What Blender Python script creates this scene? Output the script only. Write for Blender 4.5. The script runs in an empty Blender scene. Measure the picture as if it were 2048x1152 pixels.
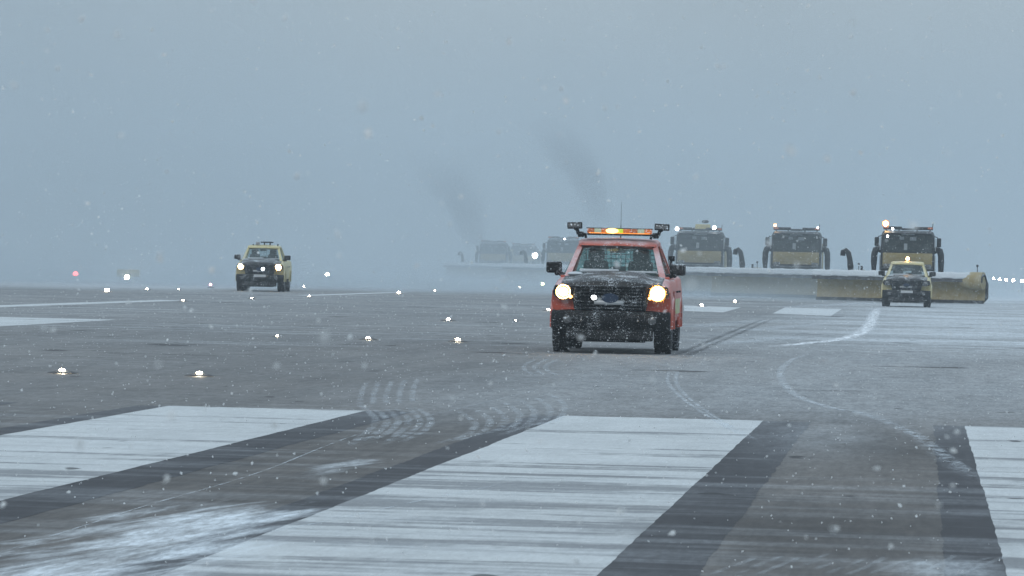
import bpy, bmesh, math, random
import numpy as np
from mathutils import Vector, Matrix
R = math.radians
SC = bpy.context.scene
COL = SC.collection

# ------------------------------------------------------------------ camera
F_PX, W_PX, CAM_H, ROLL = 9000.0, 2048.0, 1.35, 0.022   # focal length in photo pixels, photo width, lens height, roll
VX, VY = 1841.0, 548.0                                  # where the runway runs to in the photo
yaw = math.atan((VX - 1024) / F_PX)                     # the lens looks to the left of the runway direction
hy = VY + ROLL * (1024 - VX)
pitch = math.atan((576 - hy) / F_PX)
fwd = Vector((-math.sin(yaw) * math.cos(pitch), math.cos(yaw) * math.cos(pitch), -math.sin(pitch)))
right = Vector((math.cos(yaw), math.sin(yaw), 0))
upv = right.cross(fwd)
upr = upv * math.cos(ROLL) - right * math.sin(ROLL)
rr = fwd.cross(upr)
cam = bpy.data.cameras.new("camera")
cam_o = bpy.data.objects.new("camera", cam)
COL.objects.link(cam_o)
M = Matrix((rr, upr, -fwd)).transposed().to_4x4()
M.translation = Vector((0, 0, CAM_H))
cam_o.matrix_world = M
cam.sensor_width = 36.0
cam.lens = 36.0 * F_PX / W_PX
cam.clip_start = 0.5
cam.clip_end = 9000
cam.dof.use_dof = True
cam.dof.focus_distance = 75
cam.dof.aperture_fstop = (cam.lens / 1000) / 0.005      # a 5 mm opening
SC.camera = cam_o

def hor(px): return VY + ROLL * (px - VX)
def gnd(px, py):
    """photo pixel on the ground -> runway coordinates"""
    d = fwd * F_PX + rr * (px - 1024) + upr * (576 - py)
    t = -CAM_H / d.z
    return (d.x * t, d.y * t)
def at(px, s):
    """photo column and scale (pixels per metre) -> runway coordinates"""
    return gnd(px, hor(px) + CAM_H * s)

# ------------------------------------------------------------------ sky, sun, exposure
SUN_EL, SUN_ROT = R(38), R(200)
world = bpy.data.worlds.new("World")
SC.world = world
world.use_nodes = True
wn, wl = world.node_tree.nodes, world.node_tree.links
wn.clear()
wo = wn.new("ShaderNodeOutputWorld")
bg = wn.new("ShaderNodeBackground")
sky = wn.new("ShaderNodeTexSky")
sky.sky_type = 'NISHITA'
sky.sun_disc = False
sky.sun_elevation = SUN_EL
sky.sun_rotation = SUN_ROT
sky.air_density = 1.5
sky.dust_density = 4.0
mix = wn.new("ShaderNodeMix"); mix.data_type = 'RGBA'
mix.inputs[0].default_value = 0.88                      # closed cloud deck over the clear sky
tc = wn.new("ShaderNodeTexCoord")
sx = wn.new("ShaderNodeSeparateXYZ")
mr = wn.new("ShaderNodeMapRange")
mr.inputs[1].default_value, mr.inputs[2].default_value = 0.0, 1.0
mr.inputs[3].default_value, mr.inputs[4].default_value = 1.0, 2.3
cl = wn.new("ShaderNodeVectorMath"); cl.operation = 'SCALE'
cl.inputs[0].default_value = (4.9, 6.0, 6.85)
wnz = wn.new("ShaderNodeTexNoise"); wnz.inputs['Scale'].default_value = 14; wnz.inputs['Detail'].default_value = 4
wmr = wn.new("ShaderNodeMapRange"); wmr.inputs[1].default_value, wmr.inputs[2].default_value = 0.3, 0.7
wmr.inputs[3].default_value, wmr.inputs[4].default_value = 0.93, 1.07
wml = wn.new("ShaderNodeMath"); wml.operation = 'MULTIPLY'
wl.new(tc.outputs['Generated'], wnz.inputs['Vector']); wl.new(wnz.outputs[0], wmr.inputs[0])
wl.new(mr.outputs[0], wml.inputs[0]); wl.new(wmr.outputs[0], wml.inputs[1])
wl.new(tc.outputs['Generated'], sx.inputs[0])
wl.new(sx.outputs[2], mr.inputs[0])
wl.new(wml.outputs[0], cl.inputs['Scale'])
wl.new(sky.outputs[0], mix.inputs[6])
wl.new(cl.outputs[0], mix.inputs[7])
wl.new(mix.outputs[2], bg.inputs[0])
bg.inputs[1].default_value = 0.075
wl.new(bg.outputs[0], wo.inputs[0])
sun = bpy.data.lights.new("sun", 'SUN')
sun.energy = 0.5
sun.angle = R(40)
sun.color = (1.0, 0.97, 0.93)
sun_o = bpy.data.objects.new("sun", sun)
COL.objects.link(sun_o)
sd = Vector((math.sin(SUN_ROT) * math.cos(SUN_EL), math.cos(SUN_ROT) * math.cos(SUN_EL), math.sin(SUN_EL)))
sun_o.rotation_euler = sd.to_track_quat('Z', 'Y').to_euler()
SC.view_settings.view_transform = 'Standard'
SC.view_settings.look = 'None'
SC.view_settings.exposure = 0.12
SC.view_settings.gamma = 1.0
SC.cycles.use_denoising = True
SC.cycles.max_bounces = 8
SC.cycles.volume_bounces = 1
SC.cycles.transparent_max_bounces = 24
SC.cycles.volume_step_rate = 0.3
SC.cycles.volume_max_steps = 256
SC.cycles.sample_clamp_indirect = 4.0

# ------------------------------------------------------------------ object helpers
def tag(o, label=None, cat=None, group=None, kind=None):
    if label: o['label'] = label
    if cat: o['category'] = cat
    if group: o['group'] = group
    if kind: o['kind'] = kind
    return o
def empty(name, loc=(0, 0, 0), rz=0.0):
    o = bpy.data.objects.new(name, None)
    o.empty_display_size = 0.3
    COL.objects.link(o)
    o.location = loc
    o.rotation_euler = (0, 0, rz)
    return o
def copy_tree(o, parent=None):
    c = o.copy()
    COL.objects.link(c)
    if parent: c.parent = parent
    for ch in list(o.children): copy_tree(ch, c)
    return c

class MB:
    """collects shapes and links them as one mesh object"""
    S = (1, 1, 1)
    def __init__(s): s.bm = bmesh.new()
    def _fix(s, verts, c, rot):
        m = Matrix.Translation(c)
        if rot:
            from mathutils import Euler
            m = m @ Euler(rot).to_matrix().to_4x4()
        bmesh.ops.transform(s.bm, matrix=m, verts=verts)
    def box(s, c, size, bev=0.0, rot=None, taper=None, seg=2):
        t = bmesh.new()
        bmesh.ops.create_cube(t, size=1.0)
        for v in t.verts:
            if taper and v.co.z > 0:
                v.co.x *= taper[0]; v.co.y *= taper[1]
            v.co.x *= size[0]; v.co.y *= size[1]; v.co.z *= size[2]
        if bev > 0:
            bmesh.ops.bevel(t, geom=t.edges[:], offset=bev, segments=seg, affect='EDGES', profile=0.6)
        return s._join(t, c, rot)
    def _join(s, t, c=(0, 0, 0), rot=None):
        mp = {}
        new = []
        for v in t.verts:
            nv = s.bm.verts.new(v.co); mp[v] = nv; new.append(nv)
        for f in t.faces:
            try: s.bm.faces.new([mp[v] for v in f.verts])
            except ValueError: pass
        t.free()
        s._fix(new, c, rot)
        return s
    def cyl(s, c, r, h, axis='Z', seg=20, r2=None, bev=0.0):
        t = bmesh.new()
        bmesh.ops.create_cone(t, cap_ends=True, segments=seg, radius1=r, radius2=r if r2 is None else r2, depth=h)
        if bev > 0:
            ed = [e for e in t.edges if len(e.link_faces) == 2 and e.calc_face_angle(0) > 0.9]
            bmesh.ops.bevel(t, geom=ed, offset=bev, segments=2, affect='EDGES')
        rot = {'Z': None, 'X': (0, R(90), 0), 'Y': (R(-90), 0, 0)}[axis]
        return s._join(t, c, rot)
    def ball(s, c, r, sc=(1, 1, 1), sub=2):
        t = bmesh.new()
        bmesh.ops.create_icosphere(t, subdivisions=sub, radius=r)
        for v in t.verts: v.co = Vector((v.co.x * sc[0], v.co.y * sc[1], v.co.z * sc[2]))
        return s._join(t, c)
    def rings(s, rs, cap0=True, cap1=True, closed=True):
        vs = [[s.bm.verts.new(p) for p in r] for r in rs]
        n = len(vs[0])
        for a, b in zip(vs, vs[1:]):
            for i in range(n if closed else n - 1):
                j = (i + 1) % n
                try: s.bm.faces.new((a[i], a[j], b[j], b[i]))
                except ValueError: pass
        if cap0 and closed: s.bm.faces.new(vs[0][::-1])
        if cap1 and closed: s.bm.faces.new(vs[-1])
        return s
    def tube(s, pts, r, seg=10, flat=None):
        pts = [Vector(p) for p in pts]
        rs = []
        up = Vector((0, 0, 1))
        for i, p in enumerate(pts):
            d = (pts[min(i + 1, len(pts) - 1)] - pts[max(i - 1, 0)]).normalized()
            a = d.cross(up)
            if a.length < 1e-3: a = d.cross(Vector((0, 1, 0)))
            a.normalize(); b = a.cross(d).normalized()
            q = r[i] if isinstance(r, (list, tuple)) else r
            fx, fy = flat or (1, 1)
            rs.append([p + (a * math.cos(t) * fx + b * math.sin(t) * fy) * q for t in [2 * math.pi * k / seg for k in range(seg)]])
        return s.rings(rs)
    def lathe(s, c, prof, axis='X', seg=32):
        rs = []
        for k in range(seg):
            t = 2 * math.pi * k / seg
            row = []
            for a, r in prof:
                if axis == 'X': row.append((c[0] + a, c[1] + r * math.cos(t), c[2] + r * math.sin(t)))
                elif axis == 'Y': row.append((c[0] + r * math.cos(t), c[1] + a, c[2] + r * math.sin(t)))
                else: row.append((c[0] + r * math.cos(t), c[1] + r * math.sin(t), c[2] + a))
            rs.append(row)
        rs.append(rs[0])
        vs = [[s.bm.verts.new(p) for p in r] for r in rs[:-1]]
        n = len(prof)
        for k in range(seg):
            a, b = vs[k], vs[(k + 1) % seg]
            for i in range(n - 1):
                try: s.bm.faces.new((a[i], a[i + 1], b[i + 1], b[i]))
                except ValueError: pass
        return s
    def poly(s, pts):
        s.bm.faces.new([s.bm.verts.new(p) for p in pts]); return s
    def prism(s, pts, d, bev=0.0):
        """polygon pts extruded by vector d"""
        t = bmesh.new()
        a = [t.verts.new(p) for p in pts]
        b = [t.verts.new(Vector(p) + Vector(d)) for p in pts]
        n = len(pts)
        t.faces.new(a[::-1]); t.faces.new(b)
        for i in range(n): t.faces.new((a[i], a[(i + 1) % n], b[(i + 1) % n], b[i]))
        bmesh.ops.recalc_face_normals(t, faces=t.faces[:])
        if bev: bmesh.ops.bevel(t, geom=t.edges[:], offset=bev, segments=2, affect='EDGES')
        return s._join(t)
    def build(s, name, mat, parent=None, smooth=38, loc=None, fix=True):
        for v in s.bm.verts:
            v.co = Vector((v.co.x * MB.S[0], v.co.y * MB.S[1], v.co.z * MB.S[2]))
        if fix: bmesh.ops.recalc_face_normals(s.bm, faces=s.bm.faces[:])
        me = bpy.data.meshes.new(name)
        s.bm.to_mesh(me); s.bm.free()
        if smooth:
            me.polygons.foreach_set('use_smooth', [True] * len(me.polygons))
            me.set_sharp_from_angle(angle=R(smooth))
        me.materials.append(mat)
        o = bpy.data.objects.new(name, me)
        COL.objects.link(o)
        if parent: o.parent = parent
        if loc: o.location = loc
        return o

# ------------------------------------------------------------------ material helpers
class G:
    """thin wrapper for writing node arithmetic"""
    def __init__(s, name):
        s.mat = bpy.data.materials.new(name)
        s.mat.use_nodes = True
        s.t = s.mat.node_tree
        s.t.nodes.clear()
        s.out = s.t.nodes.new("ShaderNodeOutputMaterial")
    def n(s, kind): return s.t.nodes.new(kind)
    def put(s, sock, v):
        if v is None: return
        if hasattr(v, 'is_output'): s.t.links.new(v, sock)
        else:
            if hasattr(sock, 'default_value') and not isinstance(v, (int, float)) and len(v) == 3 and sock.type == 'RGBA': v = (*v, 1)
            sock.default_value = v
    def m(s, op, a, b=None, c=None, clamp=False):
        x = s.n("ShaderNodeMath"); x.operation = op; x.use_clamp = clamp
        s.put(x.inputs[0], a); s.put(x.inputs[1], b); s.put(x.inputs[2], c)
        return x.outputs[0]
    def add(s, a, b): return s.m('ADD', a, b)
    def sub(s, a, b): return s.m('SUBTRACT', a, b)
    def mul(s, a, b): return s.m('MULTIPLY', a, b)
    def step(s, x, lo, hi, o0=0.0, o1=1.0):
        r = s.n("ShaderNodeMapRange"); r.interpolation_type = 'SMOOTHSTEP'
        flip = isinstance(lo, (int, float)) and isinstance(hi, (int, float)) and lo > hi
        if flip: lo, hi, o0, o1 = hi, lo, o1, o0
        s.put(r.inputs[0], x); s.put(r.inputs[1], lo); s.put(r.inputs[2], hi); s.put(r.inputs[3], o0); s.put(r.inputs[4], o1)
        return r.outputs[0]
    def gauss(s, x, c, w):
        d = s.mul(s.sub(x, c), 1.0 / w)
        return s.m('EXPONENT', s.mul(s.mul(d, d), -1.0))
    def comb(s, x, y, z=0.0):
        c = s.n("ShaderNodeCombineXYZ")
        s.put(c.inputs[0], x); s.put(c.inputs[1], y); s.put(c.inputs[2], z)
        return c.outputs[0]
    def noise(s, vec, scale=1.0, detail=4.0, rough=0.55, dist=0.0):
        x = s.n("ShaderNodeTexNoise")
        s.put(x.inputs['Vector'], vec)
        x.inputs['Scale'].default_value = scale
        x.inputs['Detail'].default_value = detail
        x.inputs['Roughness'].default_value = rough
        x.inputs['Distortion'].default_value = dist
        return x.outputs[0]
    def mix(s, f, a, b):
        x = s.n("ShaderNodeMix"); x.data_type = 'RGBA'
        s.put(x.inputs[0], f); s.put(x.inputs[6], a); s.put(x.inputs[7], b)
        return x.outputs[2]
    def xyz(s, vec):
        x = s.n("ShaderNodeSeparateXYZ"); s.put(x.inputs[0], vec)
        return x.outputs
    def pos(s): return s.xyz(s.n("ShaderNodeNewGeometry").outputs['Position'])
    def obj(s): return s.n("ShaderNodeTexCoord").outputs['Object']
    def bsdf(s, color, rough=0.6, metal=0.0, spec=0.5, normal=None, coat=None):
        b = s.n("ShaderNodeBsdfPrincipled")
        s.put(b.inputs['Base Color'], color)
        s.put(b.inputs['Roughness'], rough)
        s.put(b.inputs['Metallic'], metal)
        s.put(b.inputs['Specular IOR Level'], spec)
        if coat: s.put(b.inputs['Coat Weight'], coat)
        s.put(b.inputs['Normal'], normal)
        return b
    def bump(s, h, strength=0.3, dist=0.02):
        b = s.n("ShaderNodeBump")
        b.inputs['Strength'].default_value = strength
        b.inputs['Distance'].default_value = dist
        s.put(b.inputs['Height'], h)
        return b.outputs[0]
    def done(s, sh):
        s.t.links.new(sh.outputs[0] if hasattr(sh, 'outputs') else sh, s.out.inputs[0])
        return s.mat

SNOW = (0.72, 0.78, 0.84)
def snowy(name, color, rough=0.5, metal=0.0, dust=0.25, speck=0.35, scale=26.0, spec=0.5, coat=None, top=0.6, film=0.0, upfilm=0.0, base_t=0.72):
    """paint / plastic / rubber with clinging snow: flecks everywhere, more on what faces up"""
    g = G(name)
    o = g.obj()
    n1 = g.noise(o, scale, 3, 0.6)
    n2 = g.noise(o, 3.2, 4, 0.6)
    nz = g.xyz(g.n("ShaderNodeNewGeometry").outputs['Normal'])[2]
    up = g.step(nz, 0.25, 0.95)
    th = g.sub(base_t, g.mul(g.add(g.mul(g.step(n2, 0.42, 0.7), dust), g.mul(up, top * 0.35)), 0.6))
    f = g.mul(g.step(g.sub(n1, th), -0.03, 0.06), 0.35 + speck)
    f = g.m('MAXIMUM', f, g.mul(g.step(n2, 0.35, 0.75), film))
    f = g.m('MAXIMUM', f, g.mul(g.mul(up, upfilm), g.step(n2, 0.2, 0.6)))
    tint = g.noise(o, 9.0, 3)
    base = g.mix(g.mul(g.step(tint, 0.35, 0.7), 0.35), color, tuple(c * 0.6 for c in color))
    col = g.mix(f, base, SNOW)
    rg = g.m('ADD', rough, g.mul(f, 0.3), clamp=True)
    return g.done(g.bsdf(col, rg, metal, spec, g.bump(n1, 0.12, 0.01), coat))
def plain(name, color, rough=0.5, metal=0.0, spec=0.5):
    g = G(name)
    n = g.noise(g.obj(), 14, 4)
    col = g.mix(g.mul(n, 0.4), color, tuple(c * 0.65 for c in color))
    return g.done(g.bsdf(col, rough, metal, spec))
def lamp(name, color, strength):
    g = G(name)
    e = g.n("ShaderNodeEmission")
    e.inputs[0].default_value = (*color, 1)
    e.inputs[1].default_value = strength
    return g.done(e)
def lens(name, color, glow=0.0, gcol=None):
    g = G(name)
    n = g.noise(g.obj(), 30, 2)
    b = g.bsdf(g.mix(g.step(n, 0.55, 0.7), color, SNOW), 0.2)
    if glow:
        b.inputs['Emission Color'].default_value = (*(gcol or color), 1)
        b.inputs['Emission Strength'].default_value = glow
    return g.done(b)
def glass(name, tint=(0.48, 0.64, 0.62), refl=0.045, frost=0.12, fs=44):
    g = G(name)
    tr = g.n("ShaderNodeBsdfTransparent"); tr.inputs[0].default_value = (*tint, 1)
    gl = g.n("ShaderNodeBsdfGlossy"); gl.inputs[0].default_value = (0.75, 0.9, 0.88, 1); gl.inputs[1].default_value = 0.12
    mx = g.n("ShaderNodeMixShader")
    g.put(mx.inputs[0], refl)
    g.put(mx.inputs[1], tr.outputs[0]); g.put(mx.inputs[2], gl.outputs[0])
    df = g.n("ShaderNodeBsdfDiffuse"); df.inputs[0].default_value = (*SNOW, 1)
    n1 = g.noise(g.obj(), fs, 3, 0.65); n2 = g.noise(g.obj(), 2.6, 3)
    f = g.mul(g.step(g.add(n1, g.mul(n2, 0.35)), 0.74, 0.86), frost * 3)
    f = g.m('MAXIMUM', f, frost * 0.12)
    m2 = g.n("ShaderNodeMixShader")
    g.put(m2.inputs[0], f); g.put(m2.inputs[1], mx.outputs[0]); g.put(m2.inputs[2], df.outputs[0])
    return g.done(m2)

# ------------------------------------------------------------------ ground materials
def snow_cover(g, X, Y):
    """how much blown snow, plus a painted far haze fade, whitens the pavement (0..1), laid out in runway metres"""
    wob = g.noise(g.comb(g.mul(X, 0.22), g.mul(Y, 0.22)), 1, 3)
    Xw = g.add(X, g.mul(g.sub(wob, 0.5), 1.2))
    # fine streaks combed out across the runway by the brooms
    st = g.noise(g.comb(g.mul(X, 0.32), g.mul(g.add(Y, g.mul(X, 0.12)), 1.5)), 1, 5, 0.62)
    st2 = g.noise(g.comb(g.mul(X, 0.09), g.mul(Y, 0.17)), 1, 4, 0.6, 0.6)
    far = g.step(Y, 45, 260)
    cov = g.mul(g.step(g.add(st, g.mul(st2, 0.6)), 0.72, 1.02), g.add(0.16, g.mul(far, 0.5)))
    st3 = g.noise(g.comb(g.mul(X, 0.12), g.mul(Y, 0.5), 5.0), 1, 5, 0.65)
    cov = g.m('MAXIMUM', cov, g.mul(g.step(st3, 0.42, 0.70), g.mul(g.step(Y, 46, 85), 0.45)))
    cov = g.m('MAXIMUM', cov, g.add(g.mul(g.step(Y, 30, 43), g.add(0.03, g.mul(g.noise(g.comb(g.mul(X, .5), g.mul(Y, .06), 8.0), 1, 4, .6), 0.13))), g.mul(g.step(Y, 43, 110), 0.10)))
    cov = g.m('MAXIMUM', cov, g.mul(g.step(Y, 195, 265), 0.85))  # haze fade painted into the far ground as extra snow colour
    cov = g.m('MAXIMUM', cov, g.mul(g.mul(g.step(Y, 150, 205), g.step(Xw, -24, -34)), 0.6))  # same painted haze fade, starting nearer on the left side
    # swept strip behind the lead vehicle and towards the right edge is whiter
    rt = g.mul(g.step(Xw, -9, 1), g.step(Y, 52, 95))
    cov = g.m('MAXIMUM', cov, g.mul(rt, g.add(0.34, g.mul(g.step(g.add(g.mul(st, .5), g.mul(st2, .5)), 0.38, 0.62), 0.45))))
    # snow film further out
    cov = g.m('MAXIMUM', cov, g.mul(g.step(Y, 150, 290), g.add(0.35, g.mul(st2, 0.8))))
    flm = g.mul(g.step(Y, 33, 47), g.mul(g.step(Xw, -9, -2), g.add(0.13, g.mul(g.noise(g.comb(g.mul(X, .6), g.mul(Y, .09), 12.0), 1, 4, .6), 0.34))))
    cov = g.m('MAXIMUM', cov, flm)
    # fields beside the runway
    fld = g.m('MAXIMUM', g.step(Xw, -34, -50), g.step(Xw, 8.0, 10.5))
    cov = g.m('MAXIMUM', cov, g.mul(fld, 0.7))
    # drift between the two left threshold stripes
    fine = g.noise(g.comb(g.mul(g.sub(X, g.mul(Y, 0.14)), 3.6), g.mul(Y, 0.42)), 1, 6, 0.66, 0.4)
    d1 = g.mul(g.gauss(X, -3.55, 0.75), g.mul(g.step(Y, 27.5, 23.0), g.step(Y, 15, 18)))
    cov = g.m('MAXIMUM', cov, g.mul(g.step(g.add(g.mul(d1, 0.5), g.mul(fine, 1.25)), 0.86, 1.24), 0.85))
    d2 = g.mul(g.gauss(X, -3.75, 0.28), g.gauss(Y, 29.5, 2.0))
    cov = g.m('MAXIMUM', cov, g.mul(g.step(g.add(g.mul(d2, 0.45), g.mul(fine, 1.1)), 0.78, 1.15), 0.6))
    d3 = g.mul(g.gauss(X, 0.15, 0.55), g.gauss(Y, 20.5, 2.2))
    cov = g.m('MAXIMUM', cov, g.mul(g.step(g.add(g.mul(d3, 0.55), g.mul(st, 0.6)), 0.62, 0.95), 0.5))
    d4 = g.mul(g.gauss(X, -0.75, 0.55), g.gauss(Y, 38, 5))
    cov = g.m('MAXIMUM', cov, g.mul(d4, g.add(0.05, g.mul(fine, 0.35))))
    d5 = g.mul(g.gauss(X, -3.2, 1.6), g.gauss(Y, 60, 9))
    cov = g.m('MAXIMUM', cov, g.mul(d5, g.add(0.0, g.mul(st, 0.45))))
    return cov
def pavement(name, c0, c1, kind):
    g = G(name)
    X, Y, Z = g.pos()
    big = g.noise(g.comb(g.mul(X, 0.12), g.mul(Y, 0.06)), 1, 4, 0.6)
    st = g.noise(g.comb(g.mul(X, 0.45), g.mul(Y, 1.9)), 1, 5, 0.65)
    grit = g.noise(g.comb(X, Y), 60, 3, 0.7)
    grain = g.noise(g.comb(g.mul(X, 22), g.mul(Y, 3.2)), 1, 4, 0.75)
    grain2 = g.noise(g.comb(g.mul(X, 5), g.mul(Y, 1.1)), 1, 4, 0.7)
    m1 = g.noise(g.comb(g.mul(X, 1.5), g.mul(Y, 0.11), 2.0), 1, 5, 0.6)
    m2 = g.noise(g.comb(g.mul(X, 9), g.mul(Y, 0.6), 4.0), 1, 4, 0.7)
    col = g.mix(g.step(g.add(g.add(g.mul(big, 0.3), g.mul(st, 0.2)), g.add(g.mul(m1, 0.3), g.mul(m2, 0.2))), 0.38, 0.62), c0, c1)
    if kind == 'paint':
        # worn across the grooves: dark bars, thin scratches, rubber spots
        tr = g.add(Y, g.mul(X, 0.02))
        b1 = g.noise(g.comb(g.mul(X, 0.16), g.mul(tr, 1.15)), 1, 3, 0.55)
        b2 = g.noise(g.comb(g.mul(X, 0.8), g.mul(tr, 4.2)), 1, 4, 0.65)
        near = g.step(Y, 39.5, 22)
        w = g.step(g.add(g.add(g.mul(b1, 0.66), g.mul(b2, 0.30)), g.mul(g.sub(grain2, .5), .16)), g.sub(0.545, g.mul(near, 0.10)), g.sub(0.605, g.mul(near, 0.06)))
        b3 = g.noise(g.comb(g.mul(X, 0.35), g.mul(tr, 3.1), 6.0), 1, 4, 0.7)
        w = g.m('MAXIMUM', w, g.mul(g.step(b3, g.sub(0.60, g.mul(near, 0.06)), 0.70), 0.7))
        col = g.mix(g.mul(w, 0.70), col, (0.13, 0.135, 0.15))
        lw = g.step(g.noise(g.comb(g.mul(X, 1.3), g.mul(Y, 0.8)), 1, 5, 0.7), 0.3, 0.75)
        col = g.mix(g.mul(lw, 0.22), col, (0.26, 0.28, 0.31))
    sp = g.noise(g.comb(g.mul(X, 2.0), g.mul(Y, 0.9), 3.0), 1, 2, 0.5)
    spot = g.step(sp, 0.70, 0.74)
    spf = g.step(g.noise(g.comb(g.mul(X, 0.55), g.mul(Y, 0.28), 7.0), 1, 3, 0.6), 0.63, 0.69)
    spot = g.m('MAXIMUM', spot, g.mul(spf, g.step(Y, 45, 60)))
    col = g.mix(g.mul(spot, 0.75), col, (0.028, 0.028, 0.032))
    sp2 = g.noise(g.comb(g.mul(X, 0.8), g.mul(Y, 0.42), 9.0), 1, 3, 0.55)
    col = g.mix(g.mul(g.step(sp2, 0.66, 0.74), 0.4), col, (0.04, 0.04, 0.045))
    col = g.mix(g.mul(g.step(grit, 0.3, 0.8), 0.3), col, (0.05, 0.05, 0.055))
    wet = g.m('MULTIPLY', g.mul(g.gauss(X, -.45, .75), g.gauss(Y, 23.6, 2.2)), g.step(g.add(g.mul(m1, .5), g.mul(st, .5)), .32, .6))
    col = g.mix(g.mul(wet, 0.75), col, (0.035, 0.034, 0.036))
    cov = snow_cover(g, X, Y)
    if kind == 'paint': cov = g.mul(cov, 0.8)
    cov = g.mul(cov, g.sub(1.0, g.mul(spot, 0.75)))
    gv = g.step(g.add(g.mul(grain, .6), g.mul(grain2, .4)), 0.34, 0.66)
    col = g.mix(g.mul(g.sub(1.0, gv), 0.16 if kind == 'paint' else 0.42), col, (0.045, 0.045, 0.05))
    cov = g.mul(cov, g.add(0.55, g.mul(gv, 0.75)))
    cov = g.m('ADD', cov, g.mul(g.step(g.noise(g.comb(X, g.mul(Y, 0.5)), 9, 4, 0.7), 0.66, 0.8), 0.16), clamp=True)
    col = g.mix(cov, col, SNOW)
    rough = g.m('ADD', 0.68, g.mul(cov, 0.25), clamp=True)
    return g.done(g.bsdf(col, rough, 0, 0.10, g.bump(g.add(g.mul(st, 0.5), g.mul(grit, 0.5)), 0.25, 0.03)))

M_ASPH = pavement('asphalt', (0.085, 0.080, 0.077), (0.205, 0.194, 0.186), 'asphalt')
M_BORD = pavement('dark asphalt', (0.045, 0.047, 0.055), (0.085, 0.086, 0.096), 'asphalt')
M_PAINT = pavement('runway paint', (0.60, 0.63, 0.645), (0.68, 0.71, 0.73), 'paint')
def track_mat(name, color, alpha, soft=True):
    g = G(name)
    X, Y, Z = g.pos()
    n = g.noise(g.comb(g.mul(X, 7), g.mul(Y, 2.2)), 1, 4, 0.65)
    tr = g.n("ShaderNodeBsdfTransparent")
    df = g.bsdf(color, 0.9, 0, 0.2)
    uv = g.n("ShaderNodeUVMap")
    u = g.xyz(uv.outputs[0])
    edge = g.mul(g.m('MULTIPLY', g.mul(u[0], g.sub(1, u[0])), 4, clamp=True), g.m('MULTIPLY', g.mul(u[1], g.sub(1, u[1])), 10, clamp=True))
    f = g.m('MULTIPLY', g.mul(g.step(n, 0.36, 0.66), edge), alpha, clamp=True)
    mx = g.n("ShaderNodeMixShader")
    g.put(mx.inputs[0], f); g.put(mx.inputs[1], tr.outputs[0]); g.put(mx.inputs[2], df.outputs[0])
    return g.done(mx)
M_TRACK = track_mat('snow track', SNOW, 0.55)
M_TRACK_FAINT = track_mat('faint snow track', SNOW, 0.36)
M_TRACK_THIN = track_mat('thin snow track', SNOW, 0.2)
M_TRACK_BOLD = track_mat('heavy snow track', (0.86, 0.9, 0.95), 1.6)
M_TRACK_DARK = track_mat('swept track', (0.06, 0.06, 0.065), 0.6)

# ------------------------------------------------------------------ the ground and its markings
def sheet(name, pts, z, mat):
    me = bpy.data.meshes.new(name)
    me.from_pydata([(x, y, z) for x, y in pts], [], [tuple(range(len(pts)))])
    me.materials.append(mat)
    o = bpy.data.objects.new(name, me)
    COL.objects.link(o)
    o['kind'] = 'structure'
    return o
def rect(x0, y0, x1, y1): return [(x0, y0), (x1, y0), (x1, y1), (x0, y1)]
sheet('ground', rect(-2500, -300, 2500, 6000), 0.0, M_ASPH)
EDGE_Y = 40.45
LATE = []
erng = random.Random(11)
def ragged(x0, x1, y0, y1, amp):
    n = 260
    def side(x, ys):
        out, a, b = [], 0.0, 0.0
        for y in ys:
            a = a * 0.75 + erng.uniform(-1, 1) * 0.6
            b = b * 0.9 + erng.uniform(-1, 1) * 0.15
            out.append((x + amp * (a + b), y))
        return out
    ys = [y0 + (y1 - y0) * k / n for k in range(n + 1)]
    return side(x1, ys) + [(x1 - (x1 - x0) * k / 24, y1 + erng.uniform(-.04, .04)) for k in range(1, 24)] + side(x0, ys[::-1])
for k in (-3, -2, -1, 0, 1, 2):
    x0 = 0.42 + 3.6 * k
    sheet('stripe_border', ragged(x0 - 0.28, x0 + 1.8 + 0.43, 8, EDGE_Y - 0.05, 0.012), 0.0012, M_BORD)
    sheet('threshold_stripe', ragged(x0, x0 + 1.8, 8, EDGE_Y, 0.006), 0.0024, M_PAINT)
sheet('centre_line', rect(-24.0, 108, -23.1, 141), 0.0024, M_PAINT)
sheet('centre_line', rect(-23.9, 171, -23.2, 204), 0.0024, M_PAINT)
sheet('runway_marking', rect(-20.6, 66, -17.0, 94.5), 0.0024, M_PAINT)
for pts, w in (([(1385, 655), (1470, 646), (1560, 640)], 1.2), ([(1480, 662), (1560, 655), (1640, 648)], 0.9), ([(1400, 690), (1500, 682), (1600, 672)], 0.8), ([(1560, 615), (1700, 608), (1760, 604)], 1.5)):
    LATE.append((pts, w))
a, b, c, d = gnd(1545, 627), gnd(1662, 632), gnd(1684, 618), gnd(1570, 615)
sheet('runway_marking', [a, b, c, d], 0.0024, M_PAINT)
a, b, c, d = gnd(1368, 622), gnd(1446, 625), gnd(1482, 615), gnd(1368, 611)
sheet('runway_marking', [a, b, c, d], 0.0024, M_PAINT)

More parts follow.
